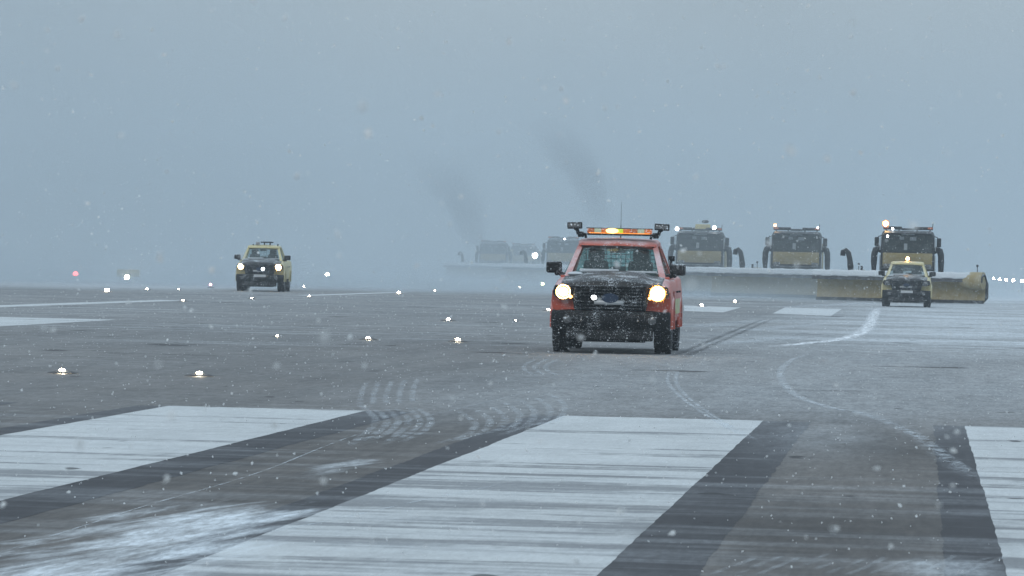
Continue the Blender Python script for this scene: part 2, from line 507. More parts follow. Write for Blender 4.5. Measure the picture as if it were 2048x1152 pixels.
def smooth_path(pts, n=10):
    out = []
    P = [Vector((*p, 0)) for p in pts]
    P = [P[0] * 2 - P[1]] + P + [P[-1] * 2 - P[-2]]
    for i in range(1, len(P) - 2):
        for k in range(n):
            t = k / n
            p0, p1, p2, p3 = P[i - 1:i + 3]
            out.append(0.5 * ((2 * p1) + (p2 - p0) * t + (2 * p0 - 5 * p1 + 4 * p2 - p3) * t * t + (3 * p1 - p0 - 3 * p2 + p3) * t ** 3))
    out.append(P[-2])
    return out
def ribbons(name, paths, width, mat, z=0.0036):
    """flat marks lying on the pavement, one object per set of tyres"""
    vs, fs, uv = [], [], []
    for p in paths:
        q = smooth_path(p) if len(p) > 2 else [Vector((*p[0], 0)), Vector((*p[0], 0)).lerp(Vector((*p[1], 0)), .5), Vector((*p[1], 0))]
        L = len(q)
        base = len(vs)
        for i, c in enumerate(q):
            d = (q[min(i + 1, L - 1)] - q[max(i - 1, 0)]).normalized()
            nn = Vector((-d.y, d.x, 0)) * width / 2
            vs += [(c.x - nn.x, c.y - nn.y, z), (c.x + nn.x, c.y + nn.y, z)]
        for i in range(L - 1):
            fs.append((base + 2 * i, base + 2 * i + 1, base + 2 * i + 3, base + 2 * i + 2))
            uv.append([(0, i / (L - 1)), (1, i / (L - 1)), (1, (i + 1) / (L - 1)), (0, (i + 1) / (L - 1))])
    me = bpy.data.meshes.new(name)
    me.from_pydata(vs, [], fs)
    ul = me.uv_layers.new(name='UVMap')
    for pi, u in enumerate(uv):
        for k in range(4): ul.data[4 * pi + k].uv = u[k]
    me.materials.append(mat)
    o = bpy.data.objects.new(name, me)
    COL.objects.link(o)
    o['kind'] = 'structure'
    return o
pp = lambda *a: [gnd(x, y) for x, y in a]
for pts, w in LATE: ribbons('snow_drift', [pp(*pts)], w, M_TRACK)
ribbons('pavement_joint', [pp((-40, 1118), (160, 1055), (300, 1010), (520, 945), (740, 862), (1000, 798), (1270, 735))], 0.02, M_TRACK)
ribbons('pavement_joint', [pp((420, 1085), (620, 1050), (860, 998), (1000, 970))], 0.03, M_TRACK)
ribbons('tyre_track', [pp((1540, 694), (1610, 687), (1680, 679), (1725, 664), (1742, 645), (1748, 630), (1757, 614))], 0.42, M_TRACK_BOLD)
ribbons('tyre_track', [pp((1338, 742), (1336, 765), (1362, 795), (1418, 834), (1500, 880)), pp((1356, 740), (1352, 765), (1376, 795), (1432, 836), (1520, 884))], 0.06, M_TRACK)
ribbons('tyre_track', [pp((1640, 700), (1585, 720), (1562, 742), (1568, 768), (1600, 795), (1660, 815), (1740, 832), (1830, 870), (1900, 920), (1975, 970))], 0.13, M_TRACK)
ribbons('tyre_track', [pp((1660, 815), (1740, 830), (1830, 870), (1900, 925), (1970, 965))], 0.22, M_TRACK_THIN)
ribbons('tyre_track', [pp((1340, 715), (1400, 690), (1460, 665), (1530, 637)), pp((1360, 718), (1420, 692), (1480, 666), (1550, 636))], 0.16, M_TRACK_DARK)
rnd = random.Random(3)
jit = [rnd.uniform(-7, 7) for _ in range(40)]
ribbons('tread_mark', [pp((700 + 22 * k + jit[k], 890 - 2 * k + jit[k + 7]), (735 + 22 * k, 864), (752 + 22 * k, 845), (742 + 22 * k, 828), (722 + 22 * k + jit[k], 812 + jit[k + 9])) for k in range(6)], 0.085, M_TRACK_FAINT)
ribbons('tread_mark', [pp((870 + 30 * k + 2 * jit[k], 888 - 5 * k + jit[k + 3]), (930 + 30 * k, 872 - 5 * k), (950 + 30 * k, 852 - 6 * k), (938 + 30 * k, 836 - 6 * k), (915 + 30 * k, 822 - 6 * k)) for k in range(7)], 0.09, M_TRACK_FAINT)
ribbons('tread_mark', [pp((720 + 26 * k, 815 - 2 * k), (722 + 26 * k, 790 - 2 * k), (732 + 26 * k, 765 - 2 * k)) for k in range(5)], 0.08, M_TRACK_FAINT)
ribbons('tread_mark', [pp((1075 + 22 * k, 752), (1052 + 22 * k, 742), (1050 + 22 * k, 730), (1078 + 22 * k, 716)) for k in range(3)], 0.09, M_TRACK_FAINT)
ribbons('tread_mark', [pp((1420 + 45 * k, 1152), (1470 + 45 * k, 1132), (1520 + 45 * k + 2 * jit[k], 1112 + jit[k + 12])) for k in range(12)], 0.05, M_TRACK_THIN)

# ------------------------------------------------------------------ shared materials
M_RUB = snowy('tyre rubber', (0.022, 0.022, 0.024), 0.8, dust=0.25, speck=0.45, scale=60, film=0.04, base_t=0.67)
M_BLACK = snowy('black plastic', (0.008, 0.008, 0.009), 0.7, dust=0.22, speck=0.45, scale=70, film=0.02, spec=0.2, base_t=0.665)
M_HOODB = snowy('black bonnet', (0.014, 0.015, 0.018), 0.5, dust=0.25, speck=0.5, scale=54, top=0.3, base_t=0.665)
M_ORANGE = snowy('orange red paint', (0.50, 0.075, 0.035), 0.4, dust=0.3, speck=0.3, scale=50, top=0.25, film=0.10, upfilm=0.5, base_t=0.69)
M_CREAM = snowy('pale yellow paint', (0.56, 0.49, 0.25), 0.4, dust=0.3, speck=0.25, top=0.4)
M_YEL = snowy('plough yellow', (0.27, 0.21, 0.075), 0.6, dust=0.2, speck=0.0, scale=8, film=0.12)
M_SIGN = snowy('sign yellow', (0.34, 0.28, 0.07), 0.5, dust=0.3, speck=0.2)
M_DKCAB = snowy('dark cab paint', (0.022, 0.023, 0.026), 0.5, dust=0.2, speck=0.1, scale=14, spec=0.3)
M_BLADE = snowy('blade steel dirty yellow', (0.29, 0.225, 0.09), 0.6, dust=0.0, speck=-0.2, scale=5, film=0.16)
M_FLAP = snowy('rubber flap', (0.03, 0.03, 0.034), 0.7, dust=0.0, speck=-0.2, scale=8, film=0.12)
M_SNOW = plain('packed snow', (0.56, 0.60, 0.64), 0.85)
M_SCREEN_REFL = plain('painted screen reflection', (0.30, 0.33, 0.36), 0.8)
M_METAL = plain('grey metal', (0.35, 0.36, 0.37), 0.4, 0.8)
M_SILVER = plain('bright trim', (0.5, 0.52, 0.54), 0.3, 0.9)
M_PLATE = plain('number plate', (0.5, 0.52, 0.54), 0.4)
M_BADGE = plain('dark blue badge', (0.012, 0.03, 0.07), 0.3)
M_LIME = snowy('lime reflective band', (0.42, 0.42, 0.10), 0.4, dust=0.4, speck=0.4, film=0.2)
M_INT = plain('dark seat cloth', (0.018, 0.02, 0.022), 0.9)
M_WIRE = plain('guard wire', (0.03, 0.05, 0.05), 0.6)
M_GLASS = glass('windscreen glass')
M_GLASSN = glass('pickup glass', (0.66, 0.72, 0.73), 0.045, 0.14)
M_GLASSD = glass('dark truck glass', (0.10, 0.12, 0.13), 0.05, 0.12)
M_REFL = plain('lamp reflector', (0.8, 0.72, 0.55), 0.35, 0.2)
M_LENSOFF = lens('unlit lamp lens', (0.10, 0.105, 0.11))
g = G('orange halo lamp cover')
tr = g.n("ShaderNodeBsdfTransparent")
tl = g.n("ShaderNodeBsdfTranslucent"); tl.inputs[0].default_value = (0.5, 0.26, 0.09, 1)  # added cover; its orange flecks imitate the halo around the headlight
mx = g.n("ShaderNodeMixShader")
g.put(mx.inputs[0], g.mul(g.step(g.noise(g.obj(), 42, 3, 0.65), 0.50, 0.64), 0.4))
g.put(mx.inputs[1], tr.outputs[0]); g.put(mx.inputs[2], tl.outputs[0])
M_COVER = g.done(mx)
L_HEAD = lamp('headlight lit', (1.0, 0.62, 0.25), 60)
L_RIM = lamp('headlight halo lens', (1.0, 0.56, 0.17), 1.25)  # glowing disc around the bulb imitates the headlight's warm halo
L_HEADW = lamp('headlight lit pale', (1.0, 0.76, 0.46), 60)
L_WHITE = lamp('white lamp lit', (0.92, 0.96, 1.0), 22)
L_TURN = lamp('amber marker lit', (1.0, 0.5, 0.12), 9)
L_AMBER = lamp('amber beacon bulb', (1.0, 0.55, 0.18), 60)
L_GLOW = lamp('amber beacon halo dome', (1.0, 0.30, 0.07), 1.5)  # dome emission imitates the orange halo round the beacon bulb
L_FLASH = lamp('flashing module lit', (1.0, 0.66, 0.16), 25)
L_BURST = lamp('flash burst lit', (1.0, 0.66, 0.24), 3.2)
L_STRIP = lamp('added amber underglow', (1.0, 0.33, 0.05), 1.6)
L_RED = lamp('red lamp lit', (1.0, 0.12, 0.12), 14)
L_INSET = lamp('inset light lit', (1.0, 0.84, 0.6), 120)
L_EDGE = lamp('edge light lit', (1.0, 0.97, 0.9), 90)
M_AMB = lens('amber lens', (0.40, 0.11, 0.02), 0.28, (1.0, 0.24, 0.04))
M_AMBD = lens('dim amber lens', (0.28, 0.08, 0.03), 0.16, (1.0, 0.3, 0.1))
M_LIMEL = lens('yellow green lens', (0.35, 0.4, 0.03), 0.5, (0.7, 0.9, 0.05))
M_CLEAR = lens('clear lens', (0.4, 0.45, 0.36), 0.15, (0.8, 0.9, 0.5))

# ------------------------------------------------------------------ pickups
def interp(x, tab):
    for (a, va), (b, vb) in zip(tab, tab[1:]):
        if x <= b: return va + (vb - va) * max(0.0, (x - a) / (b - a))
    return tab[-1][1]
WB0, WB1, WR, WZ = 0.92, 4.14, 0.385, 0.385
def plan(x, y): return 0.30 * min(1.0, abs(x) / 0.95) ** 4 * max(0.0, 1 - y / 1.25)
def top_z(x, y):
    zt = interp(y, [(0.05, 1.02), (0.25, 1.09), (1.25, 1.175), (1.4, 1.17), (3.45, 1.17), (3.6, 1.22), (5.3, 1.22)])
    zc = interp(y, [(0.05, 1.07), (0.25, 1.14), (1.25, 1.25), (1.4, 1.20), (3.45, 1.18), (3.6, 1.2), (5.3, 1.2)])
    return zc + (zt - zc) * min(1, abs(x) / 0.8) ** 2
def body_ring(y, x_in=0.0):
    zb = interp(y, [(0, 0.66), (0.3, 0.62), (0.5, 0.5), (1.4, 0.44), (5.3, 0.5)])
    for yw in (WB0, WB1):
        if abs(y - yw) < 0.46: zb = max(zb, WZ + math.sqrt(0.46 ** 2 - (y - yw) ** 2))
    zt = top_z(0.82, y)
    fl = 0.02 * max(0, 1 - min(abs(y - WB0), abs(y - WB1)) / 0.6)
    half = [(0.0, zb + 0.02), (0.66, zb + 0.02), (0.86, zb), (0.915 + fl, zb + 0.03), (0.935 + fl, max(0.78, zb + 0.05)),
            (0.925, max(0.96, zb + 0.08)), (0.90, max(zt - 0.055, zb + 0.11)), (0.86, max(zt - 0.012, zb + 0.13)), (0.80, max(zt, zb + .14)), (0.5, max(top_z(.5, y), zb + .15)), (0.0, max(top_z(0, y), zb + .16))]
    ring = [(x, z) for x, z in half] + [(-x, z) for x, z in half[-2:0:-1]]
    return [(x, y + plan(x, y), z) for x, z in ring]

def wheel(parent, x, y, side):
    m = MB()
    w = 0.135
    prof = [(-w * .85, 0.21), (-w, 0.25), (-w * 1.03, 0.32), (-w * .93, 0.362), (-w * .8, 0.376), (-.03, 0.38), (-.028, 0.366), (-.012, 0.366), (-.01, 0.38), (.01, 0.38), (.012, 0.366), (.028, 0.366), (.03, 0.38), (w * .8, 0.376), (w * .93, 0.362), (w * 1.03, 0.32), (w, 0.25), (w * .85, 0.21)]
    m.lathe((x, y, WZ), prof, 'X', 44)
    for k in range(30):
        t = 2 * math.pi * k / 30
        for sx_, off in ((-1, 0.0), (1, 0.1)):
            tt = t + off
            m.box((x + sx_ * 0.082, y + math.cos(tt) * 0.378, WZ + math.sin(tt) * 0.378), (0.09, 0.045, 0.026), 0, (tt - R(90), 0, 0))
    ty = m.build('tyre', M_RUB)
    r = MB()
    r.lathe((x, y, WZ), [(side * 0.10, 0.005), (side * 0.11, 0.06), (side * 0.07, 0.11), (side * 0.075, 0.19), (side * 0.12, 0.215), (side * -.1, 0.21)], 'X', 24)
    for k in range(6):
        t = 2 * math.pi * k / 6
        r.box((x + side * .095, y + math.cos(t) * .12, WZ + math.sin(t) * .12), (0.03, 0.17, 0.05), 0.008, (t, 0, 0))
    ri = r.build('rim', M_METAL)
    e = MB(); e.cyl((x - side * 0.02, y, WZ), 0.19, 0.12, 'X', 20)
    h = e.build('wheel', M_BLACK, parent)
    ty.parent = h; ri.parent = h
    return h

def pickup(name, label, loc, rz, scale, paint, head, kind):
    MB.S = scale
    gls = M_GLASS if kind == 'orange' else M_GLASSN
    root = empty(name, loc, rz)
    tag(root, label, 'pickup truck')
    # body shell
    ys = sorted(set([0.06, 0.12, 0.2, 0.3, 0.4, 0.5] + [round(0.46 + k * 0.04, 3) for k in range(24)] + [1.4, 1.5, 1.8, 2.4, 3.0, 3.45, 3.5, 3.6, 3.66] + [round(3.68 + k * 0.04, 3) for k in range(24)] + [4.7, 5.0, 5.25, 5.32]))
    m = MB(); m.rings([body_ring(y) for y in ys])
    for s in (-1, 1):
        # wheel-arch flares
        for yw in (WB0, WB1):
            pts = [(s * 0.935, yw + plan(.93, yw) + 0.47 * math.cos(t), WZ + 0.47 * math.sin(t)) for t in [math.pi * k / 14 for k in range(15)]]
            m.tube(pts, 0.035, 8)
    body = m.build('body', paint, root)
    # bonnet
    m = MB()
    top, bot = [], []
    hy_ = [0.10, 0.14, 0.2, 0.3, 0.5, 0.8, 1.05, 1.24]
    xs = [-0.80, -0.78, -0.72, -0.6, -0.5, -0.42, -0.2, 0, 0.2, 0.42, 0.5, 0.6, 0.72, 0.78, 0.80]
    def hz(x, y, k): return top_z(x, y) + 0.012 + (0.028 if abs(x) < 0.45 else 0.028 * max(0, 1 - (abs(x) - 0.45) / 0.12)) * min(1, y / 0.3) - (0.02 if abs(x) > 0.79 else 0) - (0.03 if y < 0.11 else 0)
    rs = []
    for y in hy_:
        up = [(x, y + plan(x, y), hz(x, y, 0)) for x in xs]
        dn = [(x, y + plan(x, y), hz(x, y, 0) - 0.05) for x in xs[::-1]]
        rs.append(up + dn)
    m.rings(rs)
    for k in range(12):
        xa, xb = -0.78 + 0.13 * k, -0.78 + 0.13 * (k + 1)
        m.prism([(xa, plan(xa, .1) + .045, hz(xa, .14, 0) - .005), (xb, plan(xb, .1) + .045, hz(xb, .14, 0) - .005), (xb, plan(xb, .1) + .03, 1.035), (xa, plan(xa, .1) + .03, 1.035)], (0, .03, 0))
    bonnet = m.build('bonnet', M_HOODB, root)
    m = MB()
    m.box((-0.25, 1.3, 1.285), (0.62, 0.16, 0.05), 0.02).box((0.42, 1.3, 1.275), (0.5, 0.12, 0.03), 0.012)
    m.ball((-0.62, 1.15, 1.225), 0.11, (1.2, 1.2, .35))
    m.build('snow_or_reflection', M_SNOW, bonnet)
    # grille
    m = MB()
    m.prism([(-0.56, 0, 1.035), (0.56, 0, 1.035), (0.60, 0.03, 0.86), (0.55, 0.03, 0.66), (-0.55, 0.03, 0.66), (-0.60, 0.03, 0.86)], (0, 0.14, 0), 0.012)
    for z in (0.99, 0.94, 0.89, 0.80, 0.75, 0.70):
        m.box((0, -0.008, z), (1.02, 0.03, 0.022), 0.006)
    for x in (-0.54, 0.54): m.box((x, -0.012, 0.85), (0.05, 0.05, 0.34), 0.014)
    m.box((0, -0.015, 1.035), (1.1, 0.05, 0.035), 0.012)
    gr = m.build('grille', M_BLACK, root)
    m = MB()
    m.cyl((0.0, -0.035, 0.86), 0.075, 0.03, 'Y', 24)
    for v in m.bm.verts: v.co.x *= 1.75
    m.build('badge', M_BADGE, gr)
    m = MB(); m.box((-0.02, -0.035, 0.785), (0.46, 0.02, 0.055), 0.006).box((-0.02, -0.04, 0.82), (0.5, 0.015, 0.012), 0.003)
    m.build('trim_bar', M_SILVER if kind != 'right' else M_METAL, gr)
    lx, lz, lr = {'orange': (-0.25, 0.865, 0.038), 'left': (0.14, 0.87, 0.055), 'right': (0.02, 0.80, 0.03)}[kind]
    m = MB(); m.cyl((lx, -0.05, lz), lr * 1.25, 0.05, 'Y', 18)
    gl = m.build('grille_light', M_BLACK, gr)
    if kind != 'right':
        m = MB(); m.ball((lx, -0.075, lz), lr, (1.15, 0.35, 0.9)); m.build('lens', L_WHITE, gl)
    # headlights
    for s in (-1, 1):
        lit = kind != 'right'
        big = s > 0
        cx, cz = s * 0.735, 0.945
        cy = plan(cx, 0.06)
        m = MB()
        m.prism([(s * 0.58, cy - 0.11, 1.03), (s * 0.88, cy + 0.05, 1.05), (s * 0.915, cy + 0.10, 0.93), (s * 0.88, cy + 0.04, 0.86), (s * 0.60, cy - 0.10, 0.845)], (0, 0.16, 0), 0.012)
        hb = m.build('headlight', M_BLACK, root)
        m = MB()
        m.lathe((cx, cy - 0.085, cz), [(0.03, 0.01), (0.02, 0.06), (-0.01, 0.095), (-0.035, 0.115)], 'Y', 24)
        m.build('reflector', M_REFL if lit else M_LENSOFF, hb)
        if lit:
            lr = 0.095 if big else 0.072
            m = MB(); rs = []
            cr = 0.185 if big else 0.13
            m.lathe((cx, cy - 0.13, cz), [(-.03, .002), (-.025, cr * .4), (-.01, cr * .75), (.02, cr)], 'Y', 24)
            m.build('cover', M_COVER, hb)
            m = MB(); m.ball((cx, cy - 0.105, cz), lr, (1, 0.3, 0.95), 3)
            m.build('bulb', head, hb)
            m = MB(); m.ball((cx, cy - 0.085, cz), lr * 1.42, (1, 0.2, 0.95), 3)
            m.build('lens', L_RIM, hb)
            if kind == 'orange':
                m = MB(); m.ball((cx - s * 0.115, cy - 0.12, cz - 0.075), 0.026, (1.2, .5, 1))
                m.build('marker_lamp', L_TURN, hb)
        else:
            m = MB(); m.ball((cx, cy - 0.09, cz), 0.085, (1, .25, .9)); m.build('lens', M_LENSOFF, hb)
    # bumper and underside
    m = MB()
    rs = []
    for x in [-0.93, -0.91, -0.8, -0.6, -0.3, 0, 0.3, 0.6, 0.8, 0.91, 0.93]:
        y = plan(x, 0) - 0.07
        e = 0.02 if abs(x) > 0.92 else 0
        rs.append([(x, y + .02 + e, 0.655 - e), (x, y - .01 + e, 0.60), (x, y - 0.03 + e, 0.53), (x, y - 0.01 + e, 0.44), (x, y + .05, 0.36 + e), (x, y + .25, 0.36 + e), (x, y + .25, 0.655 - e)])
    m.rings(rs)
    m.box((0, 0.02, 0.30), (1.36, 0.1, 0.2), 0.03, (R(-18), 0, 0))
    m.box((0.02, 0.06, 0.225), (1.1, 0.08, 0.1), 0.03)
    for x in (-0.3, 0.0, 0.3): m.box((x, -0.105, 0.53), (0.26, 0.02, 0.09), 0.01)
    for x in (-0.44, 0.44): m.tube([(x, -0.12, 0.42), (x, -0.17, 0.44), (x, -0.17, 0.50), (x, -0.12, 0.52)], 0.016, 8)
    bp = m.build('bumper', M_BLACK, root)
    for s in (-1, 1):
        m = MB(); m.cyl((s * 0.66, -0.05, 0.52), 0.065, 0.06, 'Y', 18); m.ball((s * .66, -0.085, 0.52), 0.05, (1, .3, 1))
        m.build('fog_light', M_LENSOFF, bp)
    m = MB()
    if kind == 'orange': m.box((0.0, -0.115, 0.615), (0.50, 0.012, 0.09), 0.004)
    else: m.box((0.02, -0.115, 0.60), (0.46, 0.012, 0.10), 0.004)
    m.build('number_plate', M_BLACK if kind == 'orange' else M_PLATE, bp)
    m = MB()
    for s in (-1, 1): m.box((s * 0.42, 2.6, 0.47), (0.14, 5.0, 0.16), 0.02)
    for yw in (WB0, WB1):
        m.cyl((0, yw, WZ), 0.05, 1.5, 'X', 12)
    m.ball((0.1, WB1, 0.35), 0.16, (1, 1, 1)).box((0, 0.9, 0.36), (1.0, 0.9, 0.12), 0.03).box((0, 2.4, 0.42), (1.3, 2.4, 0.1), 0.02)
    for s in (-1, 1):
        m.box((s * .78, WB1 + .55, 0.38), (0.28, 0.02, 0.42), 0.004)
        m.box((s * .78, WB0 + .55, 0.40), (0.26, 0.02, 0.36), 0.004)
    m.build('chassis', M_BLACK, root)
    for s in (-1, 1):
        for yw in (WB0, WB1): wheel(root, s * 0.80, yw + (0.08 if yw == WB0 else 0), s)
    # cab: pillars, roof, rails
    A0, A1 = (0.755, 1.28, 1.19), (0.60, 2.02, 1.70)
    m = MB()
    for s in (-1, 1):
        def q(p, dx=0, dy=0, dz=0): return (s * (p[0] + dx), p[1] + dy, p[2] + dz)
        m.rings([[q(A0, -.05), q(A0, .05, .03), q(A0, .05, .13), q(A0, -.05, .13)], [q(A1, -.045), q(A1, .035, .03), q(A1, .035, .10), q(A1, -.045, .10)]])
        m.rings([[(s * .80, 2.42, 1.16), (s * .865, 2.42, 1.16), (s * .865, 2.56, 1.16), (s * .80, 2.56, 1.16)], [(s * .60, 2.45, 1.70), (s * .65, 2.45, 1.70), (s * .65, 2.57, 1.70), (s * .60, 2.57, 1.70)]])
        m.rings([[(s * .78, 3.28, 1.16), (s * .86, 3.28, 1.16), (s * .86, 3.48, 1.16), (s * .78, 3.48, 1.16)], [(s * .60, 3.18, 1.70), (s * .645, 3.18, 1.70), (s * .645, 3.36, 1.70), (s * .60, 3.36, 1.70)]])
        m.box((s * .83, 2.4, 1.18), (0.07, 2.2, 0.05), 0.015)
    rs = []
    for y, z, w in [(1.97, 1.685, .585), (1.99, 1.725, .61), (2.06, 1.765, .63), (2.3, 1.80, .645), (2.8, 1.81, .645), (3.2, 1.79, .64), (3.34, 1.75, .63), (3.38, 1.70, .61)]:
        rs.append([(w, y, min(z, 1.69)), (w, y, z - .05), (w - .04, y, z - .015), (w - .14, y, z), (0, y, z + .015), (-w + .14, y, z), (-w + .04, y, z - .015), (-w, y, z - .05), (-w, y, min(z, 1.69)), (0, y, min(z - .004, 1.70))])
    m.rings(rs)
    cab = m.build('cab', paint, root)
    m = MB()
    N = 8
    rs = []
    for k in range(N + 1):
        u = -1 + 2 * k / N
        b = 0.08 * u * u
        rs.append([(u * 0.735, 1.27 + b, 1.205), (u * .70, 1.45 + b, 1.33), (u * .645, 1.72 + b, 1.52), (u * 0.585, 1.97 + b, 1.69)])
    m.rings(rs, closed=False)
    m.build('windscreen', gls, cab, fix=False)
    for s in (-1, 1):
        for y0, y1, t0, t1 in ((1.42, 2.44, 2.10, 2.46), (2.55, 3.30, 2.56, 3.19)):
            m = MB(); m.poly([(s * .835, y0, 1.195), (s * .845, y1, 1.195), (s * .63, t1, 1.70), (s * .625, t0, 1.70)])
            m.build('side_window', gls, cab, fix=False)
    m = MB(); m.poly([(-.78, 3.44, 1.19), (.78, 3.44, 1.19), (.6, 3.35, 1.70), (-.6, 3.35, 1.70)])
    rw = m.build('rear_window', gls, cab, fix=False)
    # interior
    for s in (-1, 1):
        m = MB()
        m.box((s * 0.36, 2.35, 1.22), (0.46, 0.16, 0.46), 0.06, (R(10), 0, 0), (0.85, 1))
        m.box((s * 0.36, 2.42, 1.54), (0.27, 0.11, 0.19), 0.045)
        m.tube([(s * .36 - .06, 2.40, 1.40), (s * .36 - .06, 2.42, 1.5)], 0.012, 6).tube([(s * .36 + .06, 2.40, 1.40), (s * .36 + .06, 2.42, 1.5)], 0.012, 6)
        m.build('seat', M_INT, cab)
    m = MB(); m.box((0, 1.62, 1.20), (1.42, 0.42, 0.13), 0.05); m.box((0.05, 1.62, 1.30), (0.22, 0.12, 0.12), 0.02); m.box((.36, 1.7, 1.27), (.36, .2, .08), .03)
    m.build('dashboard', M_INT, cab)
    m = MB()
    m.lathe((0.36, 1.86, 1.28), [(-.014, .175), (0, .192), (.014, .175), (0, .16), (-.014, .175)], 'Y', 24)
    m.box((0.36, 1.86, 1.28), (0.33, 0.02, 0.04), 0.006)
    m.build('steering_wheel', M_INT, cab)
    m = MB(); m.box((0.0, 1.98, 1.61), (0.25, 0.03, 0.075), 0.015); m.tube([(0, 1.98, 1.64), (0, 2.02, 1.69)], 0.012, 6)
    m.box((0.0, 2.12, 1.66), (0.34, 0.2, 0.05), 0.02)
    m.build('rear_view_mirror', M_INT, cab)
    if kind == 'orange':
        m = MB()
        for k in range(15): m.box((-0.56 + k * 0.08, 3.12, 1.43), (0.012, 0.012, 0.54))
        for k in range(8): m.box((0, 3.10, 1.2 + k * 0.07), (1.2, 0.012, 0.012))
        m.build('guard_mesh', M_WIRE, cab)
    # mirrors
    for s in (-1, 1):
        m = MB()
        m.box((s * 0.985, 1.55, 1.325), (0.25, 0.14, 0.185), 0.05, (0, 0, s * R(-8)), None, 3)
        m.tube([(s * 0.80, 1.60, 1.20), (s * 0.88, 1.58, 1.225), (s * .96, 1.56, 1.27)], [0.05, 0.04, 0.04], 8)
        m.ball((s * 0.94, 1.52, 1.225), 0.035)
        mi = m.build('mirror', M_BLACK, root)
        if kind == 'orange' and s > 0:
            m = MB(); m.box((0.87, 1.9, 1.50), (0.10, 0.04, 0.085), 0.01)
            m.tube([(0.84, 1.92, 1.36), (0.87, 1.9, 1.47)], 0.012, 6)
            m.build('blind_spot_mirror', M_BLACK, mi)
    # doors: handles and band
    for s in (-1, 1):
        for y0, y1 in ((1.48, 2.48), (2.52, 3.42)):
            m = MB()
            m.prism([(s * .936, y0, 0.56), (s * .948, y0, 0.80), (s * .935, y0, 0.98), (s * .935, y1, 0.98), (s * .948, y1, 0.80), (s * .936, y1, 0.56)], (s * 0.006, 0, 0), 0.002)
            dr = m.build('door', paint if kind != 'orange' else M_ORANGE, root)
            m = MB(); m.box((s * .962, (y0 + y1) / 2 + .32, 0.97), (0.03, 0.18, 0.035), 0.012); m.build('handle', M_BLACK, dr)
    if kind == 'orange':
        for s in (-1, 1):
            m = MB(); m.prism([(s * .956, 1.5, 0.62), (s * .958, 1.5, 0.86), (s * .958, 3.5, 0.86), (s * .956, 3.5, 0.62)], (s * 0.004, 0, 0))
            m.build('reflective_band', M_LIME, root)
    # roof gear
    if kind == 'orange':
        m = MB()
        m.box((0.02, 2.12, 1.868), (1.16, 0.26, 0.03), 0.01)
        for x in (-.52, .52): m.tube([(x, 2.12, 1.80), (x * 1.02, 2.12, 1.87)], 0.02, 8)
        m.box((0.02, 2.12, 1.965), (1.06, 0.22, 0.014), 0.005)
        for x in (-.6, .6): m.box((x, 2.12, 1.86), (0.10, 0.12, 0.09), 0.02)
        bar = m.build('light_bar', M_BLACK, root)
        segs = [M_AMBD, M_CLEAR, M_AMB, L_FLASH, M_LIMEL, M_AMB, M_AMBD, M_CLEAR, M_AMB]
        n = len(segs)
        for k, mt in enumerate(segs):
            m = MB(); w = 1.04 / n
            m.box((0.02 - .52 + w * (k + .5), 2.12, 1.922), (w * .96, 0.24, 0.075), 0.016)
            m.build('lens', mt, bar)
            if mt is L_FLASH:
                m = MB(); m.ball((0.02 - .52 + w * (k + .5), 2.0, 1.925), 0.068, (1.5, .5, .62), 3); m.build('bulb', L_BURST, bar)  # added glowing ball, shaped as the glare burst of the flash
        m = MB(); m.box((0.02, 2.0, 1.884), (0.98, .012, .016), .004); m.build('added_underglow', L_STRIP, bar)  # added emissive strip imitating the orange glow beneath the bar
        for s in (-1, 1):
            m = MB()
            m.box((s * 0.70, 2.06, 2.0), (0.24, 0.09, 0.10), 0.016, (R(-8), s * R(2), 0))
            m.tube([(s * .64, 2.1, 1.86), (s * .66, 2.1, 1.93), (s * .70, 2.08, 1.96)], 0.03, 8)
            for k in range(5): m.box((s * .70, 2.12, 1.965 + k * .018), (0.22, .05, .006))
            wl_ = m.build('work_light', M_BLACK, root)
            m = MB(); m.box((s * 0.70, 2.010, 1.998), (0.205, 0.012, 0.062), 0.005, (R(-8), s * R(2), 0))
            m.build('lens', M_LENSOFF, wl_)
        m = MB(); m.tube([(0.02, 2.5, 1.81), (0.02, 2.5, 2.03)], [0.01, 0.006], 6); m.build('antenna', M_BLACK, root)
        m = MB(); m.tube([(-0.0, 2.9, 1.81), (0.0, 2.9, 2.40)], [0.004, 0.002], 6)
        m.build('antenna', M_BLACK, root)
    elif kind == 'left':
        m = MB(); m.box((-0.24, 2.2, 1.87), (0.15, 0.16, 0.12), 0.02); m.build('roof_box', M_METAL, root)
        m = MB(); m.box((0.12, 2.3, 1.92), (0.5, 0.22, 0.05), 0.02)
        for x in (0.02, 0.24): m.tube([(x, 2.3, 1.80), (x, 2.3, 1.92)], 0.025, 8)
        m.build('light_bar', M_BLACK, root)
        m = MB(); m.tube([(-.42, 2.2, 1.79), (-.42, 2.2, 1.84)], 0.025, 8); m.build('antenna', M_BLACK, root)
        m = MB(); m.tube([(.55, 2.2, 1.77), (.56, 2.2, 1.86)], 0.028, 8)
        m.build('antenna', M_BLACK, root)
    else:
        m = MB(); m.cyl((0.0, 2.4, 1.835), 0.08, 0.05, 'Z', 18)
        bc = m.build('beacon', M_BLACK, root)
        m = MB(); m.cyl((0.0, 2.4, 1.90), 0.085, 0.09, 'Z', 18); m.ball((0, 2.4, 1.945), 0.083, (1, 1, .7))
        m.build('lens', L_GLOW, bc)
        m = MB(); m.ball((0, 2.32, 1.925), 0.065, (1, .4, 1)); m.build('bulb', L_AMBER, bc)
    MB.S = (1, 1, 1)
    return root

